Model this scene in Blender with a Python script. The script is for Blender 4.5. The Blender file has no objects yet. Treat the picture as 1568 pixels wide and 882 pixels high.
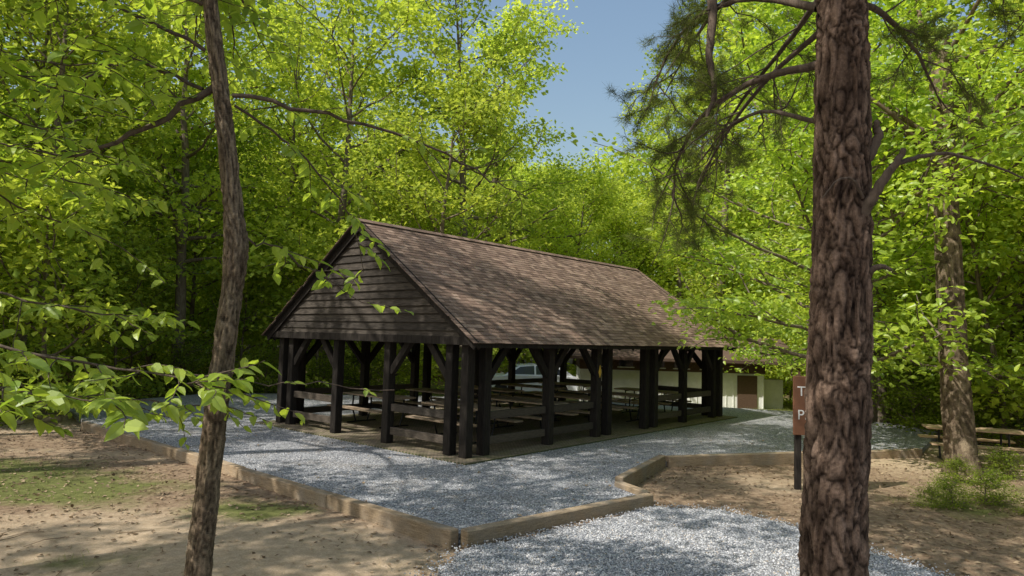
import bpy, math, random, bmesh
import numpy as np
from mathutils import Vector, Matrix, noise
rng=np.random.default_rng(7)
random.seed(3)
scene=bpy.context.scene
COL=scene.collection

# ---------------------------------------------------------------- helpers
class Geo:
    def __init__(s): s.V=[]; s.n=0; s.F=[]
    def add(s,V,F,m=0,t=0.5):
        V=np.asarray(V,float); F=np.asarray(F,int)
        t=np.broadcast_to(np.asarray(t,float),(len(F),))
        s.F.append((F+s.n,m,t)); s.V.append(V); s.n+=len(V)
    def box(s,c,size,R=None,m=0,t=0.5):
        h=np.array(size)/2
        v=np.array([[x,y,z] for x in(-1,1) for y in(-1,1) for z in(-1,1)])*h
        if R is not None: v=v@np.array(R).T
        s.add(v+np.array(c),[[0,1,3,2],[4,6,7,5],[0,4,5,1],[2,3,7,6],[0,2,6,4],[1,5,7,3]],m,t)
    def beam(s,p,q,w,h,m=0,t=0.5):
        p=np.array(p,float);q=np.array(q,float);d=q-p;L=np.linalg.norm(d);x=d/L
        up=np.array([0,0,1.]) if abs(x[2])<.95 else np.array([1.,0,0])
        y=np.cross(up,x);y/=np.linalg.norm(y);z=np.cross(x,y)
        s.box((p+q)/2,(L,w,h),np.column_stack([x,y,z]),m,t)
    def tube(s,path,rad,k=6,m=0,t=0.5,cap=False):
        P=np.asarray(path,float);r=np.asarray(rad,float);n=len(P)
        T=np.gradient(P,axis=0);T/=np.linalg.norm(T,axis=1)[:,None]+1e-9
        ref=np.array([1.,0.13,0.07]) if abs(T[0][2])>.6 else np.array([0.05,.1,1.])
        A=np.cross(T,ref);A/=np.linalg.norm(A,axis=1)[:,None]+1e-9
        B=np.cross(T,A)
        th=np.arange(k)*2*math.pi/k
        V=P[:,None]+r[:,None,None]*(np.cos(th)[None,:,None]*A[:,None]+np.sin(th)[None,:,None]*B[:,None])
        i=np.arange(n-1)[:,None]*k;j=np.arange(k)[None];j2=(j+1)%k
        F=np.stack([i+j,i+j2,i+k+j2,i+k+j],-1).reshape(-1,4)
        s.add(V.reshape(-1,3),F,m,t)
        if cap:
            s.add(V[-1],[list(range(k))],m,t); s.add(V[0],[list(range(k))[::-1]],m,t)
    def leaves(s,P,A,N,size,kind='far',m=1,t=0.5):
        P=np.asarray(P);n=len(P)
        A=A/(np.linalg.norm(A,axis=1)[:,None]+1e-9)
        B=np.cross(N,A);B/=np.linalg.norm(B,axis=1)[:,None]+1e-9
        C=np.cross(A,B)
        if kind=='far':
            T=np.array([[0,0,0],[.48,.34,.08],[1,0,-.06],[.48,-.34,.08]]);Fs=[[[0,2,1],[0,3,2]]]
        elif kind=='stone':
            T=np.array([[.5,0,0],[-.5,0,0],[0,.4,0],[0,-.4,0],[0,0,.3],[0,0,-.3]])
            Fs=[[[0,2,4],[2,1,4],[1,3,4],[3,0,4],[2,0,5],[1,2,5],[3,1,5],[0,3,5]]]
        elif kind=='blade':
            T=np.array([[0,-.03,0],[0,.03,0],[.6,.02,.06],[1,0,.0],[.6,-.02,.06]]);Fs=[[[0,1,2],[0,2,4],[4,2,3]]]
        elif kind=='needle':
            T=np.array([[0,-.02,0],[0,.02,0],[1,0,0]]);Fs=[[[0,1,2]]]
        else:
            T=np.array([[0,0,0],[.3,0,-.01],[.65,0,-.05],[1,0,-.16],[.1,.17,.04],[.38,.28,.06],[.74,.18,-.01],[.1,-.17,.04],[.38,-.28,.06],[.74,-.18,-.01]])
            Fs=[[[0,1,5,4],[1,2,6,5],[0,7,8,1],[1,8,9,2]],[[2,3,6],[2,9,3]]]
        sz=np.broadcast_to(np.asarray(size,float),(n,))
        W=P[:,None]+sz[:,None,None]*(T[None,:,0,None]*A[:,None]+T[None,:,1,None]*B[:,None]+T[None,:,2,None]*C[:,None])
        tt=np.broadcast_to(np.asarray(t,float),(n,))
        off=np.arange(n)[:,None,None]*len(T)
        base=s.n
        first=True
        for f in Fs:
            f=np.array(f);FF=(f[None]+off).reshape(-1,f.shape[1])
            if first: s.add(W.reshape(-1,3),FF,m,np.repeat(tt,len(f)));first=False
            else: s.F.append((FF+base,m,np.repeat(tt,len(f))))
    def mesh(s,name,mats,smooth=()):
        me=bpy.data.meshes.new(name)
        V=np.concatenate(s.V).astype(np.float32)
        me.vertices.add(len(V));me.vertices.foreach_set('co',V.ravel())
        loops=np.concatenate([f.ravel() for f,_,_ in s.F]).astype(np.int32)
        cnt=np.concatenate([np.full(len(f),f.shape[1]) for f,_,_ in s.F]).astype(np.int32)
        mi=np.concatenate([np.full(len(f),m) for f,m,_ in s.F]).astype(np.int32)
        tt=np.concatenate([t for _,_,t in s.F]).astype(np.float32)
        me.loops.add(len(loops));me.loops.foreach_set('vertex_index',loops)
        me.polygons.add(len(cnt))
        st=np.concatenate([[0],np.cumsum(cnt)[:-1]]).astype(np.int32)
        me.polygons.foreach_set('loop_start',st)
        me.polygons.foreach_set('loop_total',cnt)
        me.polygons.foreach_set('material_index',mi)
        me.polygons.foreach_set('use_smooth',np.isin(mi,list(smooth)))
        for mt in mats: me.materials.append(mt)
        a=me.attributes.new('tint','FLOAT','FACE');a.data.foreach_set('value',tt)
        me.update(calc_edges=True)
        return me
    def obj(s,name,mats,parent=None,smooth=(),bevel=0):
        o=bpy.data.objects.new(name,s.mesh(name,mats,smooth));COL.objects.link(o)
        if parent: o.parent=parent
        if bevel:
            b=o.modifiers.new('bev','BEVEL');b.width=bevel;b.segments=1;b.limit_method='ANGLE'
        return o
def empty(name,loc=(0,0,0),rz=0,parent=None):
    o=bpy.data.objects.new(name,None);COL.objects.link(o);o.location=loc;o.rotation_euler=(0,0,rz)
    if parent:o.parent=parent
    return o
def place(name,me,loc,rz=0,sc=1,parent=None,tilt=0):
    o=bpy.data.objects.new(name,me);COL.objects.link(o);o.location=loc;o.rotation_euler=(tilt,0,rz)
    o.scale=(sc,sc,sc) if np.isscalar(sc) else sc
    if parent:o.parent=parent
    return o

# ---------------------------------------------------------------- materials
def newmat(name):
    m=bpy.data.materials.new(name);m.use_nodes=True;nt=m.node_tree;nt.nodes.clear()
    out=nt.nodes.new('ShaderNodeOutputMaterial')
    return m,nt,out
def N(nt,t,**k):
    n=nt.nodes.new(t)
    for a,b in k.items(): setattr(n,a,b)
    return n
def ramp(nt,fac,stops):
    r=nt.nodes.new('ShaderNodeValToRGB')
    el=r.color_ramp.elements
    while len(el)<len(stops): el.new(.5)
    for e,(p,c) in zip(el,stops): e.position=p;e.color=(*c,1)
    nt.links.new(fac,r.inputs[0]);return r.outputs[0]
def mixc(nt,f,a,b,mode='MIX'):
    m=nt.nodes.new('ShaderNodeMix');m.data_type='RGBA';m.blend_type=mode
    for sock,v in ((0,f),(6,a),(7,b)):
        if isinstance(v,bpy.types.NodeSocket): nt.links.new(v,m.inputs[sock])
        elif sock==0: m.inputs[0].default_value=v
        else: m.inputs[sock].default_value=(*v,1)
    return m.outputs[2]
def tint(nt):
    a=nt.nodes.new('ShaderNodeAttribute');a.attribute_name='tint';return a.outputs['Fac']
def coords(nt,scale=(1,1,1),kind='Object'):
    c=nt.nodes.new('ShaderNodeTexCoord');mp=nt.nodes.new('ShaderNodeMapping');mp.inputs['Scale'].default_value=scale
    nt.links.new(c.outputs[kind],mp.inputs[0]);return mp.outputs[0]
def noi(nt,vec,scale,detail=4,rough=.6):
    n=N(nt,'ShaderNodeTexNoise');n.inputs['Scale'].default_value=scale;n.inputs['Detail'].default_value=detail;n.inputs['Roughness'].default_value=rough
    nt.links.new(vec,n.inputs['Vector']);return n.outputs['Fac']
def finish(nt,out,col,rough=.8,bump=None,bs=.5,bd=.02,spec=.3,metal=0):
    p=N(nt,'ShaderNodeBsdfPrincipled')
    if isinstance(col,bpy.types.NodeSocket): nt.links.new(col,p.inputs['Base Color'])
    else: p.inputs['Base Color'].default_value=(*col,1)
    p.inputs['Roughness'].default_value=rough;p.inputs['Specular IOR Level'].default_value=spec;p.inputs['Metallic'].default_value=metal
    if bump is not None:
        b=N(nt,'ShaderNodeBump');b.inputs['Strength'].default_value=bs;b.inputs['Distance'].default_value=bd
        nt.links.new(bump,b.inputs['Height']);nt.links.new(b.outputs[0],p.inputs['Normal'])
    nt.links.new(p.outputs[0],out.inputs[0])
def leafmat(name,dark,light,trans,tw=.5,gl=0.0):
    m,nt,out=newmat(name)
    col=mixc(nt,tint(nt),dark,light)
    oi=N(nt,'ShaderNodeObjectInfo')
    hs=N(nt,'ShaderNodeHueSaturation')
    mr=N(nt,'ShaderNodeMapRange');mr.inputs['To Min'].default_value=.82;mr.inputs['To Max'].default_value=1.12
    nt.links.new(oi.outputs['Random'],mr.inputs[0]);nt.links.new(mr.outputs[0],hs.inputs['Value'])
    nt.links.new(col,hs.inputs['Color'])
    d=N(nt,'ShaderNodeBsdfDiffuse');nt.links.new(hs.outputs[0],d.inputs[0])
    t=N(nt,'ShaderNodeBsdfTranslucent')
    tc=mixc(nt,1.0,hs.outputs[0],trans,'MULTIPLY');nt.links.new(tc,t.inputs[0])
    mx=N(nt,'ShaderNodeMixShader');mx.inputs[0].default_value=tw
    nt.links.new(d.outputs[0],mx.inputs[1]);nt.links.new(t.outputs[0],mx.inputs[2])
    if gl:
        g=N(nt,'ShaderNodeBsdfGlossy');g.inputs['Roughness'].default_value=.45
        m2=N(nt,'ShaderNodeMixShader');m2.inputs[0].default_value=gl
        nt.links.new(mx.outputs[0],m2.inputs[1]);nt.links.new(g.outputs[0],m2.inputs[2]);mx=m2
    nt.links.new(mx.outputs[0],out.inputs[0]);return m
M={}
M['leaf']=leafmat('oak_leaf',(.24,.34,.06),(.58,.67,.11),(1.55,1.45,.9),.5)
M['shadeoakleaf']=leafmat('shade_oak_leaf',(.07,.11,.02),(.16,.21,.035),(1.4,1.3,.9),.35)
M['leafnear']=leafmat('beech_leaf',(.20,.32,.04),(.48,.60,.075),(1.6,1.55,.9),.52,.05)
M['leafshrub']=leafmat('shrub_leaf',(.10,.15,.025),(.27,.34,.05),(1.7,1.6,.9),.45)
M['needle']=leafmat('pine_needle',(.08,.11,.03),(.22,.26,.06),(1.3,1.3,1),.25)
M['grass']=leafmat('grass_blade',(.12,.155,.04),(.30,.33,.10),(1.4,1.4,1),.35)
M['litter']=leafmat('leaf_litter',(.14,.095,.06),(.46,.35,.23),(1,1,1),.1)
def bark(name,a,b,sc=(6,6,1.2),bd=.02):
    m,nt,out=newmat(name);v=coords(nt,sc)
    n=noi(nt,v,3,6,.7);c=ramp(nt,n,[(.3,a),(.7,b)])
    finish(nt,out,c,.9,n,.8,bd,.15);return m
M['bark']=bark('oak_bark',(.08,.062,.045),(.27,.22,.17))
M['twig']=bark('twig_bark',(.06,.045,.035),(.17,.13,.10))
def barkcrack(name,crack,plate,plate2,k=.75):
    m,nt,out=newmat(name);v=coords(nt,(1,1,.35))
    n=noi(nt,v,9,6,.75);n2=noi(nt,coords(nt,(1,1,.8)),55,5,.7)
    c=ramp(nt,n,[(.38,plate),(.62,plate2)])
    c=mixc(nt,tint(nt),crack,c)
    c=mixc(nt,k,c,ramp(nt,n2,[(.35,(.35,.35,.35)),(.65,(1.15,1.12,1.1))]),'MULTIPLY')
    finish(nt,out,c,.95,n2,.8,.010,.08);return m
M['pinebark']=barkcrack('pine_bark',(.014,.009,.007),(.175,.115,.083),(.32,.225,.17),.6)
M['slimbark']=barkcrack('sassafras_bark',(.04,.029,.02),(.25,.185,.13),(.40,.32,.22))
def wood(name,a,b,stretch,rough=.75,sc=8,spec=.3):
    m,nt,out=newmat(name);v=coords(nt,stretch)
    n=noi(nt,v,sc,6,.65);c=ramp(nt,n,[(.3,a),(.72,b)])
    c=mixc(nt,.6,c,ramp(nt,tint(nt),[(0,(.55,.55,.55)),(1,(1.25,1.2,1.15))]),'MULTIPLY')
    finish(nt,out,c,rough,n,.35,.006,spec);return m
M['darkpost']=wood('creosote_post',(.014,.012,.011),(.05,.043,.037),(6,6,.6),.85,8,.12)
M['darkside']=wood('creosote_siding',(.024,.021,.019),(.10,.086,.072),(1,.6,7),.85,8,.15)
M['rail']=wood('dark_rail',(.04,.033,.027),(.12,.10,.08),(1,1,8))
M['tabletop']=wood('table_wood',(.34,.26,.18),(.62,.49,.36),(6,1,1))
M['tanwood']=wood('tan_table_wood',(.40,.27,.17),(.65,.48,.32),(6,1,1))
def tw():
    m,nt,out=newmat('edging_timber');v=coords(nt,(1,1,1))
    n=noi(nt,coords(nt,(1.2,1.2,14)),5,6,.7);n2=noi(nt,v,2.5,4,.6);n3=noi(nt,v,60,3,.6)
    c=ramp(nt,n,[(.3,(.22,.16,.10)),(.7,(.46,.36,.245))])
    c=mixc(nt,ramp(nt,n2,[(.45,(0,0,0)),(.7,(.6,.6,.6))]),c,(.33,.30,.26))
    c=mixc(nt,.5,c,ramp(nt,n3,[(.3,(.5,.5,.5)),(.7,(1.2,1.2,1.2))]),'MULTIPLY')
    c=mixc(nt,.6,c,ramp(nt,tint(nt),[(0,(.6,.6,.6)),(1,(1.2,1.15,1.1))]),'MULTIPLY')
    finish(nt,out,c,.9,n,.5,.01,.15);return m
M['timber']=tw()
M['brownpaint']=wood('brown_siding',(.10,.06,.038),(.17,.105,.07),(1,1,6))
def plain(name,c,rough=.6,metal=0,var=.15,sc=5):
    m,nt,out=newmat(name);n=noi(nt,coords(nt),sc,4)
    lo=tuple(x*(1-var) for x in c);hi=tuple(min(1,x*(1+var)) for x in c)
    finish(nt,out,ramp(nt,n,[(.3,lo),(.7,hi)]),rough,None,metal=metal,spec=.4);return m
M['white']=plain('white_paint_wall',(.80,.80,.76),var=.08)
M['metal']=plain('dark_metal',(.03,.03,.032),.45,.6)
M['glass']=plain('dark_glass',(.02,.025,.03),.08)
M['carpaint']=plain('silver_paint',(.72,.75,.78),.25,.1,.02)
M['tire']=plain('tire',(.02,.02,.02),.9)
M['signbrown']=plain('sign_brown',(.19,.085,.045),.5)
M['signwhite']=plain('sign_white',(.8,.8,.77),.5)
M['yellow']=plain('yellow_paint',(.65,.40,.06),.5)
M['rock']=plain('rock',(.42,.32,.23),.9,0,.35,9)
M['red']=plain('tail_light',(.4,.02,.02),.3)
# shingles
def shingle(name,k):
    m,nt,out=newmat(name);v=coords(nt);n=noi(nt,v,90,3,.7);n2=noi(nt,v,1.1,3)
    c=ramp(nt,tint(nt),[(0,(.13*k,.09*k,.07*k)),(.5,(.22*k,.152*k,.118*k)),(1,(.34*k,.245*k,.19*k))])
    c=mixc(nt,.6,c,ramp(nt,n,[(.3,(.5,.5,.5)),(.7,(1.3,1.3,1.3))]),'MULTIPLY')
    c=mixc(nt,.5,c,ramp(nt,n2,[(.3,(.65,.68,.65)),(.7,(1.15,1.1,1.05))]),'MULTIPLY')
    finish(nt,out,c,.95,n,.5,.004,.1);return m
M['shingle']=shingle('asphalt_shingle',1.05);M['shingle2']=shingle('old_shingle',.6)
# gravel
m,nt,out=newmat('grey_gravel');v=coords(nt)
vo=N(nt,'ShaderNodeTexVoronoi');vo.inputs['Scale'].default_value=42;nt.links.new(v,vo.inputs['Vector'])
bw=N(nt,'ShaderNodeRGBToBW');nt.links.new(vo.outputs['Color'],bw.inputs[0])
c=ramp(nt,bw.outputs[0],[(.15,(.19,.195,.21)),(.5,(.43,.435,.46)),(.85,(.70,.70,.71))])
n=noi(nt,v,.9,5,.65)
c=mixc(nt,ramp(nt,n,[(.5,(0,0,0)),(.75,(.5,.5,.5))]),c,(.36,.30,.22))
c=mixc(nt,.8,c,ramp(nt,vo.outputs['Distance'],[(.2,(1,1,1)),(.75,(.3,.3,.3))]),'MULTIPLY')
inv=N(nt,'ShaderNodeMath',operation='SUBTRACT');inv.inputs[0].default_value=1;nt.links.new(vo.outputs['Distance'],inv.inputs[1])
finish(nt,out,c,.85,inv.outputs[0],.9,.02,.3);M['gravel']=m
m,nt,out=newmat('gravel_stone')
c=ramp(nt,tint(nt),[(0,(.17,.175,.19)),(.5,(.42,.43,.45)),(.9,(.68,.68,.69)),(1,(.52,.43,.33))])
finish(nt,out,c,.8,None,spec=.3);M['stone']=m
# pavers
m,nt,out=newmat('brick_pavers');v=coords(nt)
br=N(nt,'ShaderNodeTexBrick');br.inputs['Scale'].default_value=5;br.inputs['Color1'].default_value=(.21,.16,.12,1);br.inputs['Color2'].default_value=(.32,.25,.19,1);br.inputs['Mortar'].default_value=(.07,.08,.04,1);br.inputs['Mortar Size'].default_value=.03
nt.links.new(v,br.inputs['Vector']);n=noi(nt,v,3,5)
c=mixc(nt,ramp(nt,n,[(.45,(0,0,0)),(.7,(.6,.6,.6))]),br.outputs['Color'],(.13,.14,.05))
finish(nt,out,c,.9,n,.4,.01,.2);M['paver']=m
# ground
m,nt,out=newmat('forest_ground');v=coords(nt)
ga=N(nt,'ShaderNodeAttribute');ga.attribute_name='grass'
da=N(nt,'ShaderNodeAttribute');da.attribute_name='sand'
n1=noi(nt,v,1.3,7,.65);n2=noi(nt,v,9,6,.7);n3=noi(nt,v,55,4,.7)
def thr(base,nn,w,lo,hi):
    a=N(nt,'ShaderNodeMath',operation='MULTIPLY_ADD');nt.links.new(nn,a.inputs[0]);a.inputs[1].default_value=w
    nt.links.new(base,a.inputs[2])
    mr=N(nt,'ShaderNodeMapRange');mr.inputs[1].default_value=lo;mr.inputs[2].default_value=hi;nt.links.new(a.outputs[0],mr.inputs[0]);return mr.outputs[0]
mulch=ramp(nt,n2,[(.3,(.15,.10,.065)),(.5,(.29,.205,.135)),(.7,(.42,.32,.215))])
sand=ramp(nt,n2,[(.3,(.40,.30,.195)),(.7,(.60,.47,.33))])
c=mixc(nt,thr(da.outputs['Fac'],n1,1.0,.75,1.25),mulch,sand)
gr=ramp(nt,n2,[(.3,(.10,.115,.035)),(.7,(.22,.225,.08))])
c=mixc(nt,thr(ga.outputs['Fac'],n1,1.6,1.05,1.5),c,gr)
c=mixc(nt,.6,c,ramp(nt,n3,[(.3,(.55,.55,.55)),(.7,(1.25,1.25,1.25))]),'MULTIPLY')
ad=N(nt,'ShaderNodeMath',operation='ADD');nt.links.new(n2,ad.inputs[0]);nt.links.new(n3,ad.inputs[1])
finish(nt,out,c,.95,ad.outputs[0],.7,.03,.1);M['ground']=m

# ---------------------------------------------------------------- terrain
def sm(a,b,x): t=np.clip((x-a)/(b-a),0,1);return t*t*(3-2*t)
def gh(x,y):
    x=np.asarray(x,float);y=np.asarray(y,float)
    d=np.hypot(x,y)
    z=-.12-.25*sm(24,34,d)+.022*(np.sin(1.3*x+.7*y)+np.sin(.9*y-1.7*x+2))*.6
    z=z+sm(45,120,d)*5
    return z
PAD=np.array([(-.6,8.45),(-10.2,16.8),(-13.2,20.5),(-11,26),(-3,27),(6,26.5),(11.5,24.5),(12.5,20),(9.5,16),(6.2,14.85),(3.16,13.9),(1.87,11.45),(2.2,10.75)])
PATH=np.array([(2.3,10.5),(-.45,8.2),(-.86,7),(-1.3,4),(-1.6,-3),(5.9,-3),(5.5,6),(4.9,7.5),(4.2,9.4),(3.2,10.4)])
def inside(poly,x,y):
    r=np.zeros(np.shape(x),bool);n=len(poly)
    for i in range(n):
        x1,y1=poly[i];x2,y2=poly[(i+1)%n]
        c=((y1>y)!=(y2>y))&(x<(x2-x1)*(y-y1)/(y2-y1+1e-12)+x1);r^=c
    return r
def grassf(x,y):
    f=np.zeros(np.shape(x))
    for cx,cy,sx,sy,a in [(-6.9,10.6,1.9,1.1,1.0),(-3.5,9.7,.8,.6,.9),(-9,12,2,1.2,.8),(-4.6,7.6,.8,.4,.5),(7.5,11.2,1.6,.8,.6),(10,12.5,2.5,1.0,.5),(-16,22,5,5,.9),(0,34,12,6,1.2),(12,24,3,3,.6),(-14,30,8,5,1.1),(14,30,6,5,1),(8.5,8.5,2,1.3,.6)]:
        f=f+a*np.exp(-((x-cx)/sx)**2-((y-cy)/sy)**2)
    return np.clip(f,0,1.2)
def sandf(x,y):
    f=np.zeros(np.shape(x))
    for cx,cy,sx,sy,a in [(-3,7.2,3,2.2,1),(-13,17,3.5,2.0,1),(-6,8.5,4,1.4,.5),(9.5,17,3.5,2.2,1),(5,12.5,1.7,1.2,.6),(-8,13.5,3,1,.5),(11,15,4,2,.8)]:
        f=f+a*np.exp(-((x-cx)/sx)**2-((y-cy)/sy)**2)
    return np.clip(f,0,1)
g=np.linspace(-1,1,321);gx=5.86*np.sinh(4*g)
X,Y=np.meshgrid(gx,gx+10,indexing='ij')
Z=gh(X,Y)
G=Geo();nn=len(gx);idx=np.arange(nn*nn).reshape(nn,nn)
G.add(np.stack([X,Y,Z],-1).reshape(-1,3),np.stack([idx[:-1,:-1],idx[1:,:-1],idx[1:,1:],idx[:-1,1:]],-1).reshape(-1,4))
go=G.obj('ground',[M['ground']],smooth=(0,))
for nm,f in (('grass',grassf),('sand',sandf)):
    a=go.data.attributes.new(nm,'FLOAT','POINT');a.data.foreach_set('value',f(X,Y).ravel().astype(np.float32))
def sheet(name,poly,z,mat,jit,thick=.25):
    pts=[]
    for i in range(len(poly)):
        p=poly[i];q=poly[(i+1)%len(poly)];n=max(2,int(np.hypot(*(q-p))/.25))
        for k in range(n):
            pts.append(p+(q-p)*k/n+(rng.normal(0,jit,2) if k else 0))
    pts=np.array(pts);n=len(pts)
    G=Geo();G.add(np.column_stack([pts,np.full(n,z)]),[list(range(n))])
    lo=np.column_stack([pts,np.full(n,z-thick)]);hi=np.column_stack([pts,np.full(n,z)])
    i=np.arange(n);j=(i+1)%n
    G.add(np.vstack([lo,hi]),np.stack([i,j,j+n,i+n],-1))
    return G.obj(name,[mat])
sheet('gravel_yard',PAD[::-1],0.0,M['gravel'],0.0)
sheet('gravel_path',PATH[::-1],-.082,M['gravel'],.05)
def scatter(n,x0,x1,y0,y1):
    return rng.uniform(x0,x1,n),rng.uniform(y0,y1,n)
def stones(n,x,y,z,s0,s1):
    A=rng.normal(size=(n,3));Nn=rng.normal(size=(n,3))*.5+[0,0,1]
    A[:,2]*=.3
    return np.column_stack([x,y,z]),A,Nn,rng.uniform(s0,s1,n)
G=Geo()
x,y=scatter(120000,-9,10,7.5,19);k=inside(PAD,x,y)&(rng.random(len(x))<np.clip(1.6-.09*y,.15,1));x=x[k];y=y[k]
P,A,Nn,S=stones(len(x),x,y,np.full(len(x),.004),.014,.036);G.leaves(P,A,Nn,S,'stone',0,rng.random(len(x)))
x,y=scatter(80000,-2,6.5,5.5,11);dj=rng.normal(0,.16,(2,len(x)));k=inside(PATH,x+dj[0],y+dj[1]);x=x[k];y=y[k]
P,A,Nn,S=stones(len(x),x,y,np.full(len(x),-.078),.014,.036);G.leaves(P,A,Nn,S,'stone',0,rng.random(len(x)))
G.obj('loose_gravel',[M['stone']])
# leaf litter & twigs
G=Geo()
x,y=scatter(30000,-14,15,5,20);k=~inside(PAD,x,y)&(~inside(PATH,x,y)|(rng.random(len(x))<.06))&(rng.random(len(x))<(1.05-.75*sandf(x,y)));x=x[k];y=y[k];n=len(x)
A=rng.normal(size=(n,3));A[:,2]*=.25
G.leaves(np.column_stack([x,y,gh(x,y)+.012]),A,rng.normal(0,.3,(n,3))+[0,0,1],rng.uniform(.03,.085,n),'far',0,rng.random(n))
x,y=scatter(500,-10,7,8,19);k=inside(PAD,x,y);x=x[k];y=y[k];n=len(x);A=rng.normal(size=(n,3));A[:,2]*=.25
G.leaves(np.column_stack([x,y,np.full(n,.02)]),A,rng.normal(0,.3,(n,3))+[0,0,1],rng.uniform(.04,.08,n),'far',0,rng.random(n))
for i in range(260):
    x=rng.uniform(-9,9);y=rng.uniform(6,15)
    if inside(PAD,x,y) or inside(PATH,x,y): continue
    a=rng.uniform(0,6.28);L=rng.uniform(.1,.5);z=float(gh(x,y))+.012
    G.tube([(x,y,z),(x+L*.5*math.cos(a),y+L*.5*math.sin(a),z+.01),(x+L*math.cos(a+.3),y+L*math.sin(a+.3),z)],[.005,.004,.002],4,0,.3)
G.obj('leaf_litter',[M['litter']])
# grass
G=Geo()
x,y=scatter(220000,-20,16,6,30)
pn=np.sin(3.1*x+1.7*y)*np.sin(2.3*y-1.1*x)+.7*np.sin(7.3*x-4.1*y)*np.sin(6.1*y+3.7*x)+.4*np.sin(15*x+3*y)*np.sin(13*y-6*x)
gr=grassf(x,y)*np.clip(.42+.5*pn,0,1)
k=(rng.random(len(x))<gr*.85-.05)&~inside(PAD,x,y)&~inside(PATH,x,y);x=x[k];y=y[k];n=len(x)
A=rng.normal(0,.45,(n,3));A[:,2]=1;Nn=rng.normal(size=(n,3))
G.leaves(np.column_stack([x,y,gh(x,y)-.005]),A,Nn,rng.uniform(.03,.10,n)*(1+.03*np.maximum(0,y-10)),'blade',0,rng.random(n))
G.obj('grass',[M['grass']])

# ---------------------------------------------------------------- timber edging
E=empty('timber_edging')
def edge(name,p,q,h=.075,w=.15,z0=-.28,seg=2.4,ext=.0):
    p=np.array(p,float);q=np.array(q,float);L=np.linalg.norm(q-p);n=max(1,round(L/seg));G=Geo()
    for i in range(n):
        a=p+(q-p)*i/n;b=p+(q-p)*(i+1)/n;dd=(q-p)/L*.004
        dz=rng.uniform(-.012,.012)
        G.beam((*(a+dd),(z0+h)/2+dz),(*(b-dd),(z0+h)/2+dz+rng.uniform(-.006,.006)),w,h-z0,0,rng.random())
    o=G.obj(name,[M['timber']],E,bevel=.014)
edge('timber_a',(-.6,8.38),(-10.3,16.8))
edge('timber_b',(-.5,8.39),(2.2,10.62))
edge('timber_c',(2.17,10.72),(1.83,11.44),.08)
edge('timber_d',(1.86,11.5),(3.1,13.85),.13)
edge('timber_e',(3.2,13.9),(6.4,14.95),.10)
edge('timber_f',(6.42,14.97),(9.6,16.1),.06)

# ---------------------------------------------------------------- pavilion
PV=empty('picnic_pavilion',(-.82,13.5,0),math.atan2(.7556,.655))
LX,WY=11.6,6.7;CY=WY/2;ZA=5.0;OV=.45;SL=.70;HB=2.33
def rz(y): return ZA-abs(y-CY)*SL
G=Geo();G.box((LX/2,CY,-.13),(LX+.9,WY+.9,.32),None,0);G.obj('paver_floor',[M['paver']],PV)
G=Geo()
pw=.2
def post(x,y,h=HB+.1): G.box((x,y,.03+(h-.03)/2),(pw,pw,h-.03),None,0,rng.random())
ys=[0,.45,2.4,4.3,6.25,6.7];xs=[0,.5,2.6,4.5,5.0,6.85,7.35,9.1,11.1,11.6]
for y_ in (0,WY):
    for x_ in xs: post(x_,y_)
for x_ in (0,LX):
    for y_ in ys[1:-1]: post(x_,y_)
post(.26,.26);post(.26,WY-.26)
G.obj('posts',[M['darkpost']],PV,bevel=.012)
G=Geo()
zt=HB-.02
def br(x,y,dx,dy,l=.62):
    G.beam((x+dx*.08,y+dy*.08,zt-.75),(x+dx*(.08+l),y+dy*(.08+l),zt-.02),.12,.15,0,rng.random())
for y_ in (0,WY):
    for x_,d in [(.5,1),(2.6,-1),(2.6,1),(4.5,-1),(7.35,1),(9.1,-1),(9.1,1),(11.1,-1)]: br(x_,y_,d,0)
for x_ in (0,LX):
    for y_,d in [(.45,1),(2.4,-1),(4.3,1),(6.25,-1)]: br(x_,y_,0,d)
for y_ in (0,WY): G.box((LX/2,y_,HB+.0),(LX+.4,.16,.24),None,0,.5)
for x_ in (.5,2.6,4.75,7.1,9.1,11.1): G.box((x_,CY,HB+.02),(.16,WY-.17,.22),None,0,.4)
G.box((LX/2,CY,ZA-.26),(LX+.3,.08,.24),None,0,.4)
sgn=math.sqrt(1+SL*SL)
for i in range(20):
    x_=-.1+i*(LX+.5)/19
    for s_ in (-1,1):
        y2=CY+s_*(CY+OV-.04)
        G.beam((x_,CY,ZA-.17),(x_,y2,rz(y2)-.17),.05,.15,0,rng.random())
for x_ in (2.6,4.75,7.1,9.1):
    G.box((x_,CY,3.5),(.12,.12,2.3),None,0,.3)
G.obj('framing',[M['darkpost']],PV,bevel=.006)
G=Geo()
def rail(x0,y0,x1,y1):
    for z_,w_,h_ in ((.80,.09,.16),(.30,.09,.16)): G.beam((x0,y0,z_),(x1,y1,z_),w_,h_,0,rng.random())
for y_,o in ((0,.03),(WY,-.03)):
    for a,b in ((.6,2.5),(2.7,4.4),(7.45,9.0),(9.2,11.0)): rail(a,y_+o,b,y_+o)
for x_ in (0.03,LX-.03):
    for a,b in ((.55,2.3),(4.4,6.15)): rail(x_,a,x_,b)
G.obj('rails',[M['rail']],PV,bevel=.008)
G=Geo()
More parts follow.
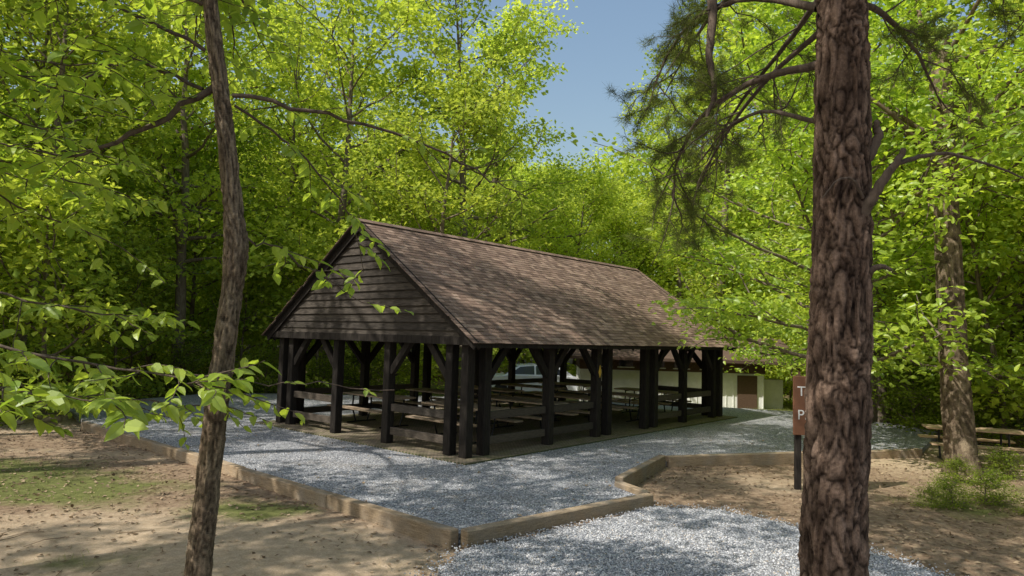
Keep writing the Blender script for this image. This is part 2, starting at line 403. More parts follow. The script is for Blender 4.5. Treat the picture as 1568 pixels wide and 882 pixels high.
def gable(xf,sgx):
    rows=15;hgt=(ZA-.12-HB)/rows
    for i in range(rows):
        z0=HB+i*hgt-.012;z1=z0+hgt+.02
        def half(zz): return max(.015,(ZA-.10-zz)/SL)
        a0=min(half(z0),CY+OV-.03);a1=half(z1);dj=rng.normal(0,.004)
        sag=rng.normal(0,.006,2)
        xo=xf+sgx*(.055+dj);xi=xf+sgx*.012;xb=xf-sgx*.02
        V=[(xo,CY-a0,z0+sag[0]),(xo,CY+a0,z0+sag[1]),(xi,CY+a1,z1),(xi,CY-a1,z1),(xb,CY-a0,z0+sag[0]),(xb,CY+a0,z0+sag[1]),(xb,CY+a1,z1),(xb,CY-a1,z1)]
        G.add(V,[[0,3,2,1],[4,5,6,7],[0,1,5,4],[3,7,6,2],[0,4,7,3],[1,2,6,5]],0,rng.random())
gable(-.16,-1);gable(LX+.16,1)
G.obj('gable_siding',[M['darkside']],PV)
G=Geo()
for xf,sx in ((-.16,-1),(LX+.16,1)):
    for s_ in (-1,1):
        y2=CY+s_*(CY+OV)
        G.beam((xf+sx*.09,CY+s_*.001,ZA-.13),(xf+sx*.09,y2,rz(y2)-.13),.035,.19,0,.3)
    G.box((xf+sx*.055,CY,HB-.03),(.05,WY+2*OV-.25,.16),None,0,.4)
for s_ in (-1,1):
    y2=CY+s_*(CY+OV+.0)
    G.box((LX/2,y2,rz(y2)-.10),(LX+.48,.03,.13),None,0,.4)
G.obj('trim_boards',[M['darkpost']],PV)
G=Geo()
x0,x1=-.36,LX+.55
for s_ in (-1,1):
    yE=CY+s_*(CY+OV+.03)
    V=[];
    for xx in (x0,x1):
        for (yy,zz) in ((CY,ZA-.045),(yE,rz(yE)-.045),(yE,rz(yE)-.075),(CY,ZA-.075)): V.append((xx,yy,zz))
    G.add(V,[[0,1,2,3],[7,6,5,4],[0,4,5,1],[1,5,6,2],[2,6,7,3]],0,.4)
G.obj('roof_deck',[M['darkpost']],PV)
G=Geo();slen=(CY+OV+.06)*sgn;rows=37;ex=slen/rows
ang=math.atan(SL)
for s_ in (-1,1):
    dn=np.array([0,s_*math.cos(ang),-math.sin(ang)]);nr=np.array([0,s_*math.sin(ang),math.cos(ang)])
    top=np.array([0,CY,ZA-.04])
    for r in range(rows):
        x_=x0-rng.uniform(0,.25)-.05*(r%2)
        while x_<x1+.03:
            w=rng.uniform(.12,.26);xa=max(x_,x0-.03);xb=min(x_+w-.007,x1+.03);x_+=w
            if xb-xa<.03: continue
            a=top+dn*(r*ex-.02)+nr*.006;b=top+dn*((r+1)*ex+rng.normal(0,.003))+nr*(.012+rng.uniform(0,.006))
            V=[]
            for xx in (xa,xb):
                V+= [a+[xx,0,0],b+[xx,0,0],b+[xx,0,0]-nr*.010,a+[xx,0,0]-nr*.005]
            G.add(V,[[0,1,5,4],[1,2,6,5],[0,3,2,1],[4,5,6,7],[2,3,7,6]],0,np.clip(rng.normal(.5,.28),0,1))
for i in range(int((x1-x0)/.2)):
    xx=x0+i*.2
    for s_ in(-1,1):
        dn=np.array([0,s_*math.cos(ang),-math.sin(ang)])
        a=np.array([xx,CY,ZA+.012]);b=a+dn*.14
        G.add([a,a+[.205,0,-.004],b+[.205,0,-.004],b],[[0,1,2,3]],0,np.clip(rng.normal(.5,.2),0,1))
G.obj('shingle_roof',[M['shingle']],PV)
G=Geo();G.add([(4.5,-.115,1.45),(4.57,-.115,1.6),(4.5,-.115,1.78),(4.43,-.115,1.6),(4.5,-.135,1.6)],[[0,1,4],[1,2,4],[2,3,4],[3,0,4]],0)
G.obj('yellow_marker',[M['yellow']],PV)

# ---------------------------------------------------------------- picnic tables
def table_parts(parent,mat,L=2.2):
    G=Geo()
    for i in range(5): G.box(((-.3+i*.15),0,.75),(.14,L,.04),None,0,rng.random())
    for s_ in(-1,1):
        for k in (0,1): G.box((s_*(.62+k*.145),0,.45),(.135,L,.04),None,0,rng.random())
    G.obj('boards',[mat],parent,bevel=.006)
    G=Geo()
    for yy in (-L*.32,L*.32):
        G.tube([(-.18,yy,0.02),(-.3,yy,.4),(-.28,yy,.72)],[.022]*3,8,0)
        G.tube([(.18,yy,0.02),(.3,yy,.4),(.28,yy,.72)],[.022]*3,8,0)
        G.tube([(-.75,yy,.42),(-.2,yy,.40),(.2,yy,.40),(.75,yy,.42)],[.02]*4,8,0)
        G.tube([(-.3,yy,.71),(0,yy,.715),(.3,yy,.71)],[.02]*3,8,0)
        G.tube([(-.45,yy,.02),(0,yy,.025),(.45,yy,.02)],[.02]*3,8,0)
    G.tube([(0,-L*.32,.4),(0,0,.42),(0,L*.32,.4)],[.015]*3,8,0)
    G.obj('frame',[M['metal']],parent,smooth=(0,))
a0=PV.rotation_euler[2]
ca,sa=math.cos(a0),math.sin(a0)
for i,xx in enumerate((1.7,3.9,6.0,8.1,10.2)):
    for yy in (1.75,4.9):
        wx=-.82+xx*ca-yy*sa;wy=13.5+xx*sa+yy*ca
        T=empty('picnic_table',(wx,wy,.035),a0+rng.normal(0,.04));table_parts(T,M['tabletop'])
for (wx,wy,r) in ((10.5,15.6,1.2),(12.2,13.7,1.35)):
    T=empty('picnic_table',(wx,wy,float(gh(wx,wy))),r);table_parts(T,M['tanwood'],1.9)

# ---------------------------------------------------------------- restroom building
B=empty('restroom_building',(6.9,31.0,-.35),-.06)
G=Geo();G.box((0,0,.75),(7.6,4.6,1.5),None,0);G.box((4.3,-1.6,.62),(.95,.12,1.25),None,0);G.box((4.72,-.8,.62),(.1,1.5,1.25),None,0)
for i in range(26): G.box((-3.75+i*.3,-2.315,.74),(.03,.03,1.45),None,0)
G.obj('lower_walls',[M['white']],B)
G=Geo();G.box((0,0,1.83),(7.64,4.64,.66),None,0)
for i in range(4): G.box((0,-2.335,1.58+i*.16),(7.66,.03,.14),None,0,rng.random())
G.box((3.1,-2.34,.72),(.8,.04,1.4),None,0,.2)
G.obj('upper_siding_and_door',[M['brownpaint']],B)
G=Geo()
for xx in (-2.8,-1.9,-.6,.4,1.5): G.box((xx,-2.37,1.8),(.6,.03,.32),None,0)
G.obj('windows',[M['glass']],B)
G=Geo()
for xx in (-2.8,-1.9,-.6,.4,1.5):
    for dz in (-.18,.18): G.box((xx,-2.38,1.8+dz),(.7,.04,.04),None,0)
G.obj('window_trim',[M['white']],B)
G=Geo()
V=[(-4.4,-3,2.05),(5.2,-3,2.05),(5.2,0,3.0),(-4.4,0,3.0),(-4.4,3,2.05),(5.2,3,2.05),(-4.4,-3,1.93),(5.2,-3,1.93),(5.2,3,1.93),(-4.4,3,1.93)]
G.add(V,[[0,1,2,3],[3,2,5,4],[6,7,1,0],[6,9,8,7],[9,4,5,8]],0,.4);G.add(V,[[0,3,4],[1,5,2]],0,.3)
G.obj('roof',[M['shingle2']],B)
G=Geo();G.box((5.0,-2.8,1.0),(.14,.14,2.0),None,0);G.box((5.0,2.8,1.0),(.14,.14,2.0),None,0);G.obj('porch_posts',[M['brownpaint']],B)

# ---------------------------------------------------------------- car
def car(loc,rz_):
    C=empty('parked_car',loc,rz_)
    prof=[(-2.25,.35),(-2.28,.75),(-2.1,.95),(-1.0,1.02),(1.5,1.02),(2.2,.98),(2.28,.7),(2.25,.35),(1.9,.28),(-1.9,.28)]
    G=Geo();n=len(prof);V=[]
    secs=[(-.90,0.05),(-.84,0.0),(.84,0.0),(.90,0.05)]
    for yy,ins in secs:
        for (px,pz) in prof: V.append((px*(1-ins*.4),yy,.65+(pz-.65)*(1-ins)))
    F=[]
    for s in range(3):
        for i in range(n):
            j=(i+1)%n;F.append([s*n+i,s*n+j,(s+1)*n+j,(s+1)*n+i])
    G.add(V,F,0);G.add(V[:n],[list(range(n))],0);G.add(V[-n:],[list(range(n))[::-1]],0)
    cab=[(-1.25,1.01),(-.55,1.46),(.2,1.52),(1.35,1.48),(2.0,1.0)]
    V=[]
    for sgy in (-1,1):
        for (px,pz) in cab: V.append((px,sgy*(.82 if pz<1.2 else .66),pz))
    F=[[i,i+1,i+6,i+5] for i in range(4)]
    G.add(V,F,0);G.add(V,[[4,3,2,1,0],[5,6,7,8,9]],0)
    G.obj('body',[M['carpaint']],C,bevel=.02)
    G=Geo()
    for sgy in (-1,1):
        for seg in ([(-1.0,1.06),(-.5,1.40),(.15,1.45),(.15,1.06)],[(.23,1.06),(.23,1.45),(1.2,1.42),(1.65,1.06)]):
            V=[(px,sgy*(.82-(pz-1.01)/.47*.16+.012),pz) for px,pz in seg];G.add(V,[[0,1,2,3]],0)
    G.add([(-1.2,-.7,1.08),(-1.2,.7,1.08),(-.64,.6,1.43),(-.64,-.6,1.43)],[[0,1,2,3]],0)
    G.add([(1.93,-.7,1.08),(1.93,.7,1.08),(1.46,.6,1.43),(1.46,-.6,1.43)],[[0,3,2,1]],0)
    G.obj('windows',[M['glass']],C)
    G=Geo()
    for xx in(-1.4,1.4):
        for yy in(-.8,.8): G.tube([(xx,yy-.11,.33),(xx,yy+.11,.33)],[.33,.33],20,0,cap=True)
    G.obj('wheels',[M['tire']],C)
    G=Geo()
    for yy in (-.65,.65): G.box((2.27,yy,.8),(.04,.3,.14),None,0);
    G.obj('tail_lights',[M['red']],C)
    G=Geo()
    for yy in (-.62,.62): G.box((-2.26,yy,.72),(.05,.34,.13),None,0)
    for s_ in (-1,1): G.box((-1.0,s_*.98,1.05),(.12,.18,.11),None,0)
    G.obj('headlights_and_mirrors',[M['signwhite']],C)
car((.9,32.5,-.36),.12)

# ---------------------------------------------------------------- sign
S_=empty('park_sign',(5.13,12.19,-.12),-.05)
G=Geo();G.box((-.02,0,.95),(.1,.1,1.95),None,0);G.box((.98,0,.95),(.1,.1,1.95),None,0);G.obj('sign_posts',[M['darkpost']],S_,bevel=.01)
G=Geo();G.box((.45,-.075,1.46),(1.15,.04,1.03),None,0);G.obj('sign_board',[M['signbrown']],S_,bevel=.01)
for i,tx in enumerate(('Telegraph','Picnic')):
    cu=bpy.data.curves.new('lettering_%d'%(i+1),'FONT');cu.body=tx;cu.size=.24;cu.extrude=.003;cu.materials.append(M['signwhite'])
    o=bpy.data.objects.new('lettering_%d'%(i+1),cu);COL.objects.link(o);o.parent=S_;o.location=(-.06,-.098,[1.63,1.22][i]);o.rotation_euler=(math.pi/2,0,0)
# grill
Gr=empty('park_grill',(-12.3,25.5,float(gh(-12.3,25.5))),.4)
G=Geo();G.tube([(0,0,0),(0,0,.8)],[.04,.04],10,0,cap=True)
G.box((0,0,.82),(.55,.42,.02),None,0)
for s_ in(-1,1): G.box((s_*.27,0,.93),(.015,.42,.22),None,0)
G.box((0,.205,.93),(.54,.015,.22),None,0)
for i in range(9): G.box((-.22+i*.055,0,1.0),(.012,.42,.012),None,0)
G.obj('grill_box',[M['metal']],Gr)
for (x,y,s) in ((-12.6,18.3,.28),(-11.9,18.0,.2),(-13.3,17.6,.22),(-12.2,17.2,.15)):
    me=bpy.data.meshes.new('rock')
    bm=bmesh.new();bmesh.ops.create_icosphere(bm,subdivisions=3,radius=s)
    for v in bm.verts:
        d=noise.noise(v.co*4/s*.25+Vector((x,y,0)))*.35
        v.co*=1+d;v.co.z*=.55
    bm.to_mesh(me);bm.free();me.materials.append(M['rock']);place('rock',me,(x,y,float(gh(x,y))+s*.2))

# ---------------------------------------------------------------- trees
def bpath(p,d,L,n,wob,grav=0):
    p=np.array(p,float);d=np.array(d,float);d/=np.linalg.norm(d);pts=[p.copy()]
    for i in range(n):
        d=d+rng.normal(0,wob,3)+[0,0,grav];d/=np.linalg.norm(d);p=p+d*L/n;pts.append(p.copy())
    return np.array(pts)
def at(P,t):
    f=t*(len(P)-1);i=min(int(f),len(P)-2);return P[i]+(P[i+1]-P[i])*(f-i),P[i+1]-P[i]
def clumps(G,C,n,sig,leaf,kind='far',m=1,ct=None,up=.75):
    C=np.asarray(C);k=len(C)
    if ct is None: ct=np.clip(rng.normal(.5,.25,k),0,1)
    P=np.repeat(C,n,0)+rng.normal(size=(k*n,3))*np.array(sig)
    A=rng.normal(size=(k*n,3));A[:,2]=A[:,2]*.5-.25
    A+= (P-np.repeat(C,n,0))*1.2
    Nn=rng.normal(0,1-up*.5,(k*n,3));Nn[:,2]+=1
    t=np.clip(np.repeat(ct,n)+rng.normal(0,.18,k*n),0,1)
    G.leaves(P,A,Nn,leaf*rng.uniform(.7,1.25,k*n),kind,m,t)
def make_tree(name,H,hb,R,rt,nl,nsub,ntw,per,leaf,sig=(.42,.42,.2),leafm='leaf',kind='far',wob=.05,droop=0.0,topw=.45,up=.45):
    G=Geo();tr=bpath((0,0,-.3),(0,0,1),H+.3,14,wob,.05)
    tt=np.linspace(0,1,15);rad=rt*(1-tt)**.8*.95+.015;rad[0]*=1.45
    G.tube(tr,rad,10,0)
    C=[]
    for i in range(nl):
        f=hb/H+(1-hb/H)*((i+rng.random())/nl)*.97
        p,dd=at(tr,f);a=i*2.4+rng.normal(0,.4);rel=(f-hb/H)/(1-hb/H)
        prof=max(topw*.5,(.55+.9*rel-1.0*rel**2)/.75)
        L=R*prof*rng.uniform(.65,1.15);el=.15+.9*rel+rng.normal(0,.15)
        if droop: el-=droop
        B=bpath(p,(math.cos(a)*math.cos(el),math.sin(a)*math.cos(el),math.sin(el)),L,7,.13,.03-droop*.06)
        r0=max(.02,rt*(1-f)*.5+.015)
        G.tube(B,np.linspace(r0,.012,8),6,0)
        for j in range(nsub):
            q,d2=at(B,.3+.7*(j+rng.random())/nsub)
            d2=d2/np.linalg.norm(d2)+rng.normal(0,.65,3)*[1,1,.55]
            Ls=L*.34*rng.uniform(.6,1.2)+.3
            S=bpath(q,d2,Ls,4,.15,.04-droop*.08);G.tube(S,np.linspace(r0*.4+.004,.006,5),4,0)
            for k in range(ntw):
                w,d3=at(S,(k+rng.random())/ntw)
                C.append(w+rng.normal(0,.22,3)*[1,1,.6])
        C.append(B[-1])
    C.append(tr[-1])
    clumps(G,C,per,sig,leaf,kind,1,up=up)
    return G.mesh(name,[M['bark'],M[leafm]],smooth=(0,))
sg=(.36,.36,.17)
oaks=[make_tree('oak_a',19,5.5,5.2,.27,28,5,3,22,.25,sg),
      make_tree('oak_b',16,3.5,4.6,.21,26,5,3,22,.24,sg),
      make_tree('oak_c',23,9,5.2,.30,26,5,3,22,.25,sg,topw=.6),
      make_tree('oak_d',12.5,2.5,3.8,.15,24,5,3,22,.22,sg)]
cl='shadeoakleaf'  # out-of-frame oaks, crowns clumped with gaps to dapple the sunlight
shade_oaks=[make_tree('shade_oak_a',18,7,5.0,.25,18,3,2,60,.20,(.34,.34,.2),cl),
        make_tree('shade_oak_b',15,5,4.5,.2,15,3,2,60,.19,(.32,.32,.2),cl),
        make_tree('shade_oak_c',22,11,6.2,.3,20,3,2,70,.20,(.36,.36,.2),cl,topw=.8),
        make_tree('shade_oak_d',16,8.5,4.8,.2,15,3,2,62,.19,(.32,.32,.2),cl,topw=.8)]
under=[make_tree('under_a',7,.8,2.9,.07,20,4,3,22,.20,(.34,.34,.14)),
       make_tree('under_b',4.8,.4,2.3,.05,16,4,3,22,.18,(.32,.32,.14))]
shrub=[make_tree('shrub_a',1.7,.1,1.1,.025,14,4,2,24,.10,(.2,.2,.1),'leafshrub')]

def T(name,me,x,y,sc=1,rz_=None,parent=None,tilt=0):
    return place(name,me,(x,y,float(gh(x,y))),rng.uniform(0,6.28) if rz_ is None else rz_,sc,parent,tilt)
for (x,y,k,s) in [(-15.5,13,0,1.0),(-12,9.6,2,1.0),(-7.6,5.2,3,1.0),(-19,6.5,1,1.1),(-12.5,1.5,1,1),(-4.8,.8,3,1.0),(-9,-6,0,1),(4,-7,1,1)]:  # unseen oaks, most added to cast dappled shade on yard and pavilion
    T('oak_tree',shade_oaks[k],x,y,s)
for (x,y,k,s) in [(-21,20,0,1.0),(-18,25.5,1,1.0),(16.5,13.5,0,.9),(16,21,1,1),(18,4,2,1)]:
    T('oak_tree',oaks[k],x,y,s)
F1=empty('forest_background')
def ok(x,y,rc):
    lx=(x+.82)*ca+(y-13.5)*sa;ly=-(x+.82)*sa+(y-13.5)*ca
    if -2.5-rc<lx<14+rc and -2-rc<ly<8.5+rc: return False
    if inside(PAD*1.0,np.array([x]),np.array([y]))[0]: return False
    if 1.5-rc*.5<x<13 and 25<y<36: return False
    if -5<x<5 and 27<y<37: return False
    return True
pts=[(-2.2,33.5),(9.5,36.5),(3.5,41),(-8.2,29.5)]
T('tree',oaks[0],-2.3,33.0,1.05,1.0,F1);T('tree',oaks[2],11.4,37.5,.95,2.0,F1);T('tree',oaks[3],4.4,41,.95,0,F1);T('tree',oaks[1],-8.2,29.5,1.1,0,F1)
T('tree',oaks[3],2.6,46,1.05,0,F1);T('tree',oaks[3],6.8,47,1.0,3,F1);T('tree',oaks[0],-1.6,40,1.05,3,F1)
def far_from(x,y,d): return all((x-a)**2+(y-b)**2>d*d for a,b in pts)
cnt=0;tries=0
while cnt<46 and tries<6000:
    tries+=1
    az=rng.uniform(-48,48);D=rng.uniform(25,54);x=D*math.sin(math.radians(az));y=D*math.cos(math.radians(az))
    k=int(rng.integers(0,4));rc=[5.2,4.6,5.2,3.8][k]
    if not ok(x,y,.8) or not far_from(x,y,5.2): continue
    angr=math.degrees(math.atan(rc/D))
    if abs(az-6.2)<angr+1.6:
        if D<44 or k!=3: continue
    pts.append((x,y));T('tree',oaks[k],x,y,rng.uniform(.85,1.12),None,F1);cnt+=1
U=empty('forest_understory');c2=0;tries=0;p2=[]
while c2<76 and tries<8000:
    tries+=1
    az=rng.uniform(-50,50);D=rng.uniform(22,50);x=D*math.sin(math.radians(az));y=D*math.cos(math.radians(az))
    if not ok(x,y,1.5): continue
    if any((x-a)**2+(y-b)**2<8 for a,b in p2): continue
    if -6<az<6 and D<38: continue
    p2.append((x,y));T('sapling',under[int(rng.integers(0,2))],x,y,rng.uniform(.8,1.35),None,U);c2+=1
R_=empty('distant_trees')
for i in range(46):
    az=math.radians(-48+96*i/45);D=58+rng.uniform(-3,6)
    T('tree',under[0],D*math.sin(az),D*math.cos(az),rng.uniform(1.8,2.1),None,R_)
for i in range(24):
    az=math.radians(-46+92*i/23);D=70+rng.uniform(-3,6)
    if abs(math.degrees(az)-6)<5: continue
    T('tree',oaks[1],D*math.sin(az),D*math.cos(az),rng.uniform(1.05,1.3),None,R_)
Sh=empty('shrubs')
for i in range(110):
    az=math.radians(rng.uniform(-48,43));D=rng.uniform(18,30);x=D*math.sin(az);y=D*math.cos(az)
    if ok(x,y,.6) and not (-13<x<-3 and y<24) and not (x>5 and y<21): T('shrub',shrub[0],x,y,rng.uniform(.5,1.1),None,Sh)
for (x,y,s) in ((7.2,11.2,.2),(7.9,11.5,.25),(6.7,11.0,.15),(9.4,11.6,.22),(8.1,10.6,.2),(8.6,13.2,.2),(9.9,13.7,.25),(12.5,19,.8),(14,17,.9),(9.8,12.4,.2),(11.3,12.1,.3)):
    T('shrub',shrub[0],x,y,(s*1.4,s*1.4,s),None,Sh)
mapleA=make_tree('maple_a',10.5,1.9,4.3,.11,34,6,4,22,.155,(.34,.34,.10),'leafnear','near',.05,.12,up=.6)
T('maple_tree',mapleA,7.4,16.2,(1.1,1.1,1.0),.5)
T('maple_tree',mapleA,11.5,22.0,1.05,2.2)
T('maple_tree',mapleA,12.4,9.0,(.9,.9,1.15),4.0)
T('maple_tree',mapleA,16.5,17.0,1.0,3.0)
T('maple_tree',mapleA,-18.5,20.5,1.0,1.0)
T('maple_tree',mapleA,-14.0,30.0,1.0,5.0)

# detailed trunks
def bark_trunk(G,path,rad,sides,rings,sc,amp,zs=.35,m=0):
    P=np.asarray(path,float);ti=np.linspace(0,1,rings)
    seg=np.concatenate([[0],np.cumsum(np.linalg.norm(np.diff(P,axis=0),axis=1))]);tt=seg/seg[-1]
    Pi=np.column_stack([np.interp(ti,tt,P[:,k]) for k in range(3)])
    ker=np.ones(max(3,rings//(len(P)*2)|1));ker/=ker.sum();pad=len(ker)//2
    Pi=np.column_stack([np.convolve(np.pad(Pi[:,k],pad,mode='reflect',reflect_type='odd'),ker,'valid') for k in range(3)])
    ri=np.interp(ti,tt,rad)
    V=np.zeros((rings,sides,3));Cc=np.zeros((rings,sides))
    for i in range(rings):
        for j in range(sides):
            th=2*math.pi*j/sides;c,s=math.cos(th),math.sin(th);r0=ri[i]
            b=Vector((c*r0,s*r0,Pi[i,2]))
            wz=noise.noise(b*Vector((5,5,2.5)));
            q=Vector((c*r0*sc,s*r0*sc,Pi[i,2]*sc*zs))
            q+=Vector((noise.noise(q*.6),noise.noise(q*.6+Vector((9,0,0))),1.6*noise.noise(q*.45+Vector((0,9,0)))))*1.1
            q+=Vector((noise.noise(q*2.5),noise.noise(q*2.5+Vector((5,0,0))),noise.noise(q*2.5+Vector((0,5,0)))))*.3
            d=noise.voronoi(q)[0];e=min(1,max(0,(d[1]-d[0])*2.1-.04*(1+wz)))
            q2=q*2.3+Vector((3,1,7));q2.z*=2.0
            d2=noise.voronoi(q2)[0];e2=min(1,(d2[1]-d2[0])*2.6)
            f=e**.5*(.72+.28*e2)
            lay=.4*noise.noise(q*2.2)+.3*noise.noise(Vector((c*2.2,s*2.2,Pi[i,2]*1.2)))+.25*wz
            r=r0+amp*(f-.55+lay)
            V[i,j]=(Pi[i,0]+c*r,Pi[i,1]+s*r,Pi[i,2]);Cc[i,j]=min(1,f*1.15)
    i=np.arange(rings-1)[:,None]*sides;j=np.arange(sides)[None];j2=(j+1)%sides
    F=np.stack([i+j,i+j2,i+sides+j2,i+sides+j],-1).reshape(-1,4)
    cf=Cc.ravel()[F].mean(1)
    G.add(V.reshape(-1,3),F,m,cf)
G=Geo()
bark_trunk(G,[(2.33,5,-.3),(2.34,5,.3),(2.36,5,1.2),(2.40,5,2.2),(2.43,5,3.4),(2.44,5,4.8),(2.45,5.02,6.5)],[.27,.228,.217,.213,.198,.176,.165],140,800,14,.026,.30)
tr=np.array([(2.45,5.02,6.5),(2.46,5.05,9),(2.5,5.1,12),(2.5,5.15,15)]);G.tube(tr,[.165,.14,.09,.03],14,0,.7)
def limb(pts,r0,r1,k=8,m=1):
    P=np.array(pts,float);n=len(P)
    ti=np.linspace(0,1,n*5);Pi=np.column_stack([np.interp(ti,np.linspace(0,1,n),P[:,c]) for c in range(3)])
    ker=np.ones(5)/5
    Pi=np.column_stack([np.convolve(np.pad(Pi[:,c],2,mode='reflect',reflect_type='odd'),ker,'valid') for c in range(3)])
    Pi[1:-1]+=rng.normal(0,r0*.12,(len(Pi)-2,3))
    G.tube(Pi,np.linspace(r0,r1,len(Pi)),k,m,.6);return Pi
tufts=[]
limb([(2.50,4.86,3.35),(2.56,4.78,3.5),(2.66,4.74,3.66),(2.74,4.74,3.80)],.045,.02)
limb([(2.66,4.75,3.68),(2.85,4.8,3.76),(3.1,4.85,3.82),(3.45,4.9,3.76),(3.8,5,3.68)],.02,.006)
limb([(2.48,4.80,3.46),(2.36,4.70,3.58),(2.24,4.68,3.56),(2.13,4.66,3.42)],.013,.004)
limb([(2.55,4.92,3.72),(2.66,4.9,3.95),(2.63,4.9,4.05)],.045,.02)
limb([(2.54,4.88,2.93),(2.60,4.82,2.98),(2.68,4.8,2.95)],.03,.012)
def pinebranch(pts,r0,nsub,ntuft,Ls=.8,dead=False):
    P=limb(pts,r0,.006)
    for j in range(nsub):
        q,d=at(P,.2+.8*(j+rng.random())/nsub);d=d/np.linalg.norm(d)+rng.normal(0,.8,3)*[1,1,.8]
        S=bpath(q,d,Ls*rng.uniform(.5,1.2),5,.22,-.05);G.tube(S,np.linspace(.009,.003,6),4,1,.5)
        for kk in range(3):
            q2,d2=at(S,rng.uniform(.2,.9));S2=bpath(q2,d2/np.linalg.norm(d2)+rng.normal(0,.8,3),Ls*.45,4,.25,-.03);G.tube(S2,np.linspace(.005,.002,5),3,1,.5)
            if not dead:
                for c in range(ntuft): tufts.append(at(S2,rng.uniform(.25,1))+(0,))
        if not dead:
            for c in range(ntuft): tufts.append(at(S,rng.uniform(.4,1))+(0,))
pinebranch([(2.3,5.1,4.55),(2.0,5.5,4.6),(1.65,6.0,4.45),(1.5,6.3,4.1),(1.5,6.4,3.75)],.035,12,7,.7)
pinebranch([(2.3,5.1,5.0),(2.0,5.6,5.35),(1.7,6.2,5.5),(1.5,6.6,5.3),(1.4,6.9,5.0)],.035,12,7,.75)
pinebranch([(2.35,5.2,5.6),(2.2,6.2,5.9),(1.95,7.2,5.8),(1.8,8.2,5.4)],.04,12,7,.9)
pinebranch([(2.4,5.1,5.2),(2.5,6.2,5.2),(2.35,7.4,4.9),(2.3,8.2,4.4)],.03,13,7,.9)
pinebranch([(2.4,5.2,4.9),(2.25,6.2,4.8),(2.1,7.2,4.4),(2.05,8.0,3.9)],.025,12,7,.8)
pinebranch([(2.5,5.1,5.1),(3.0,5.5,5.2),(3.6,6.0,5.1),(4.2,6.6,4.8)],.035,11,6,.8)
pinebranch([(2.5,5.0,5.6),(3.2,5.2,5.7),(4.0,5.3,5.5),(4.8,5.6,5.2)],.035,11,6,.8)
pinebranch([(2.3,5.1,4.1),(2.0,5.4,4.3),(1.8,5.7,4.25),(1.65,6.1,4.0)],.02,8,3,.7,True)
limb([(1.75,6.0,5.7),(1.72,5.9,5.2),(1.66,5.8,4.85),(1.72,5.75,4.55),(1.62,5.7,4.3)],.05,.015)
for i in range(14):
    a=rng.uniform(0,6.28);z=rng.uniform(6.3,13);L=rng.uniform(1.8,3.2)*(1-(z-6)/14)
    pinebranch([(2.45,5.05,z),(2.45+math.cos(a)*L*.5,5.05+math.sin(a)*L*.5,z+.3),(2.45+math.cos(a)*L,5.05+math.sin(a)*L,z+.2)],.04,8,4,.8)
TP=np.array([t[0] for t in tufts]);TD=np.array([t[1]/np.linalg.norm(t[1]) for t in tufts])
k=24;P=np.repeat(TP,k,0);A=np.repeat(TD,k,0)*.7+rng.normal(0,.75,(len(P),3));P=P+rng.normal(0,.02,P.shape)
G.leaves(P,A,rng.normal(size=P.shape),rng.uniform(.06,.12,len(P)),'needle',2,np.clip(np.repeat(rng.random(len(TP)),k)+rng.normal(0,.15,len(P)),0,1))
G.obj('pine_tree',[M['pinebark'],M['twig'],M['needle']],smooth=(0,1))

def spray(G,pts,r0,nsub,Ls,per,leaf,kind='near',flat=.3,k=6):
    P=np.array(pts,float);n=len(P);ti=np.linspace(0,1,n*4)
    Pi=np.column_stack([np.interp(ti,np.linspace(0,1,n),P[:,c]) for c in range(3)]);Pi[1:]+=rng.normal(0,.012,(len(Pi)-1,3))
    G.tube(Pi,np.linspace(r0,.003,len(Pi)),k,1,.5)
    LP=[];LA=[]
    for j in range(nsub):
        q,d=at(Pi,.12+.88*(j+rng.random())/nsub);d/=np.linalg.norm(d)
        side=np.cross(d,[0,0,1.]);side/=np.linalg.norm(side)+1e-6
        d2=d*.6+side*(1 if j%2 else -1)*.8+rng.normal(0,.3,3)*[1,1,flat]
        S=bpath(q,d2,Ls*rng.uniform(.4,1.2),5,.14,-.03);G.tube(S,np.linspace(.005,.002,6),4,1,.5)
        for l in range(per):
            w,d3=at(S,(l+.6)/per*.98);d3=d3/np.linalg.norm(d3)
            s2=np.cross(d3,[0,0,1.]);s2/=np.linalg.norm(s2)+1e-6
            LP.append(w);LA.append(d3*.6+s2*(1 if l%2 else -1)*.8+rng.normal(0,.25,3)+[0,0,-.3])
    LP=np.array(LP);LA=np.array(LA)
    G.leaves(LP,LA,rng.normal(0,.4,(len(LP),3))+[0,0,1],leaf*rng.uniform(.6,1.2,len(LP)),kind,2,np.clip(rng.normal(.5,.25,len(LP)),0,1))
G=Geo()
path=[(-2.05,4.5,-.3),(-2.0,4.5,.4),(-1.96,4.5,.82),(-1.93,4.5,1.4),(-1.90,4.5,1.99),(-1.85,4.5,2.6),(-1.83,4.5,2.95),(-1.87,4.5,3.2),(-1.95,4.5,3.73),(-2.02,4.5,4.1),(-2.11,4.5,4.63),(-2.2,4.5,5.6),(-2.2,4.6,7)]
bark_trunk(G,path,[.11,.088,.080,.074,.070,.066,.077,.06,.055,.053,.047,.04,.03],64,640,34,.014,.15)
L=.115
spray(G,[(-1.92,4.5,3.97),(-1.34,4.6,3.9),(-.82,4.8,3.82),(-.26,5.1,3.63),(.1,5.3,3.5)],.016,9,.35,6,.085)
spray(G,[(-2.0,4.5,4.07),(-2.37,4.4,3.74),(-2.75,4.3,3.47),(-3.4,4.2,3.51)],.026,9,.5,7,L)
spray(G,[(-1.9,4.5,3.9),(-1.6,4.9,3.75),(-1.3,5.3,3.35),(-1.2,5.6,2.9)],.010,9,.4,7,L)
spray(G,[(-1.9,4.5,3.0),(-1.7,4.8,3.0),(-1.5,5.2,2.85),(-1.2,5.5,2.65)],.008,6,.35,6,L)
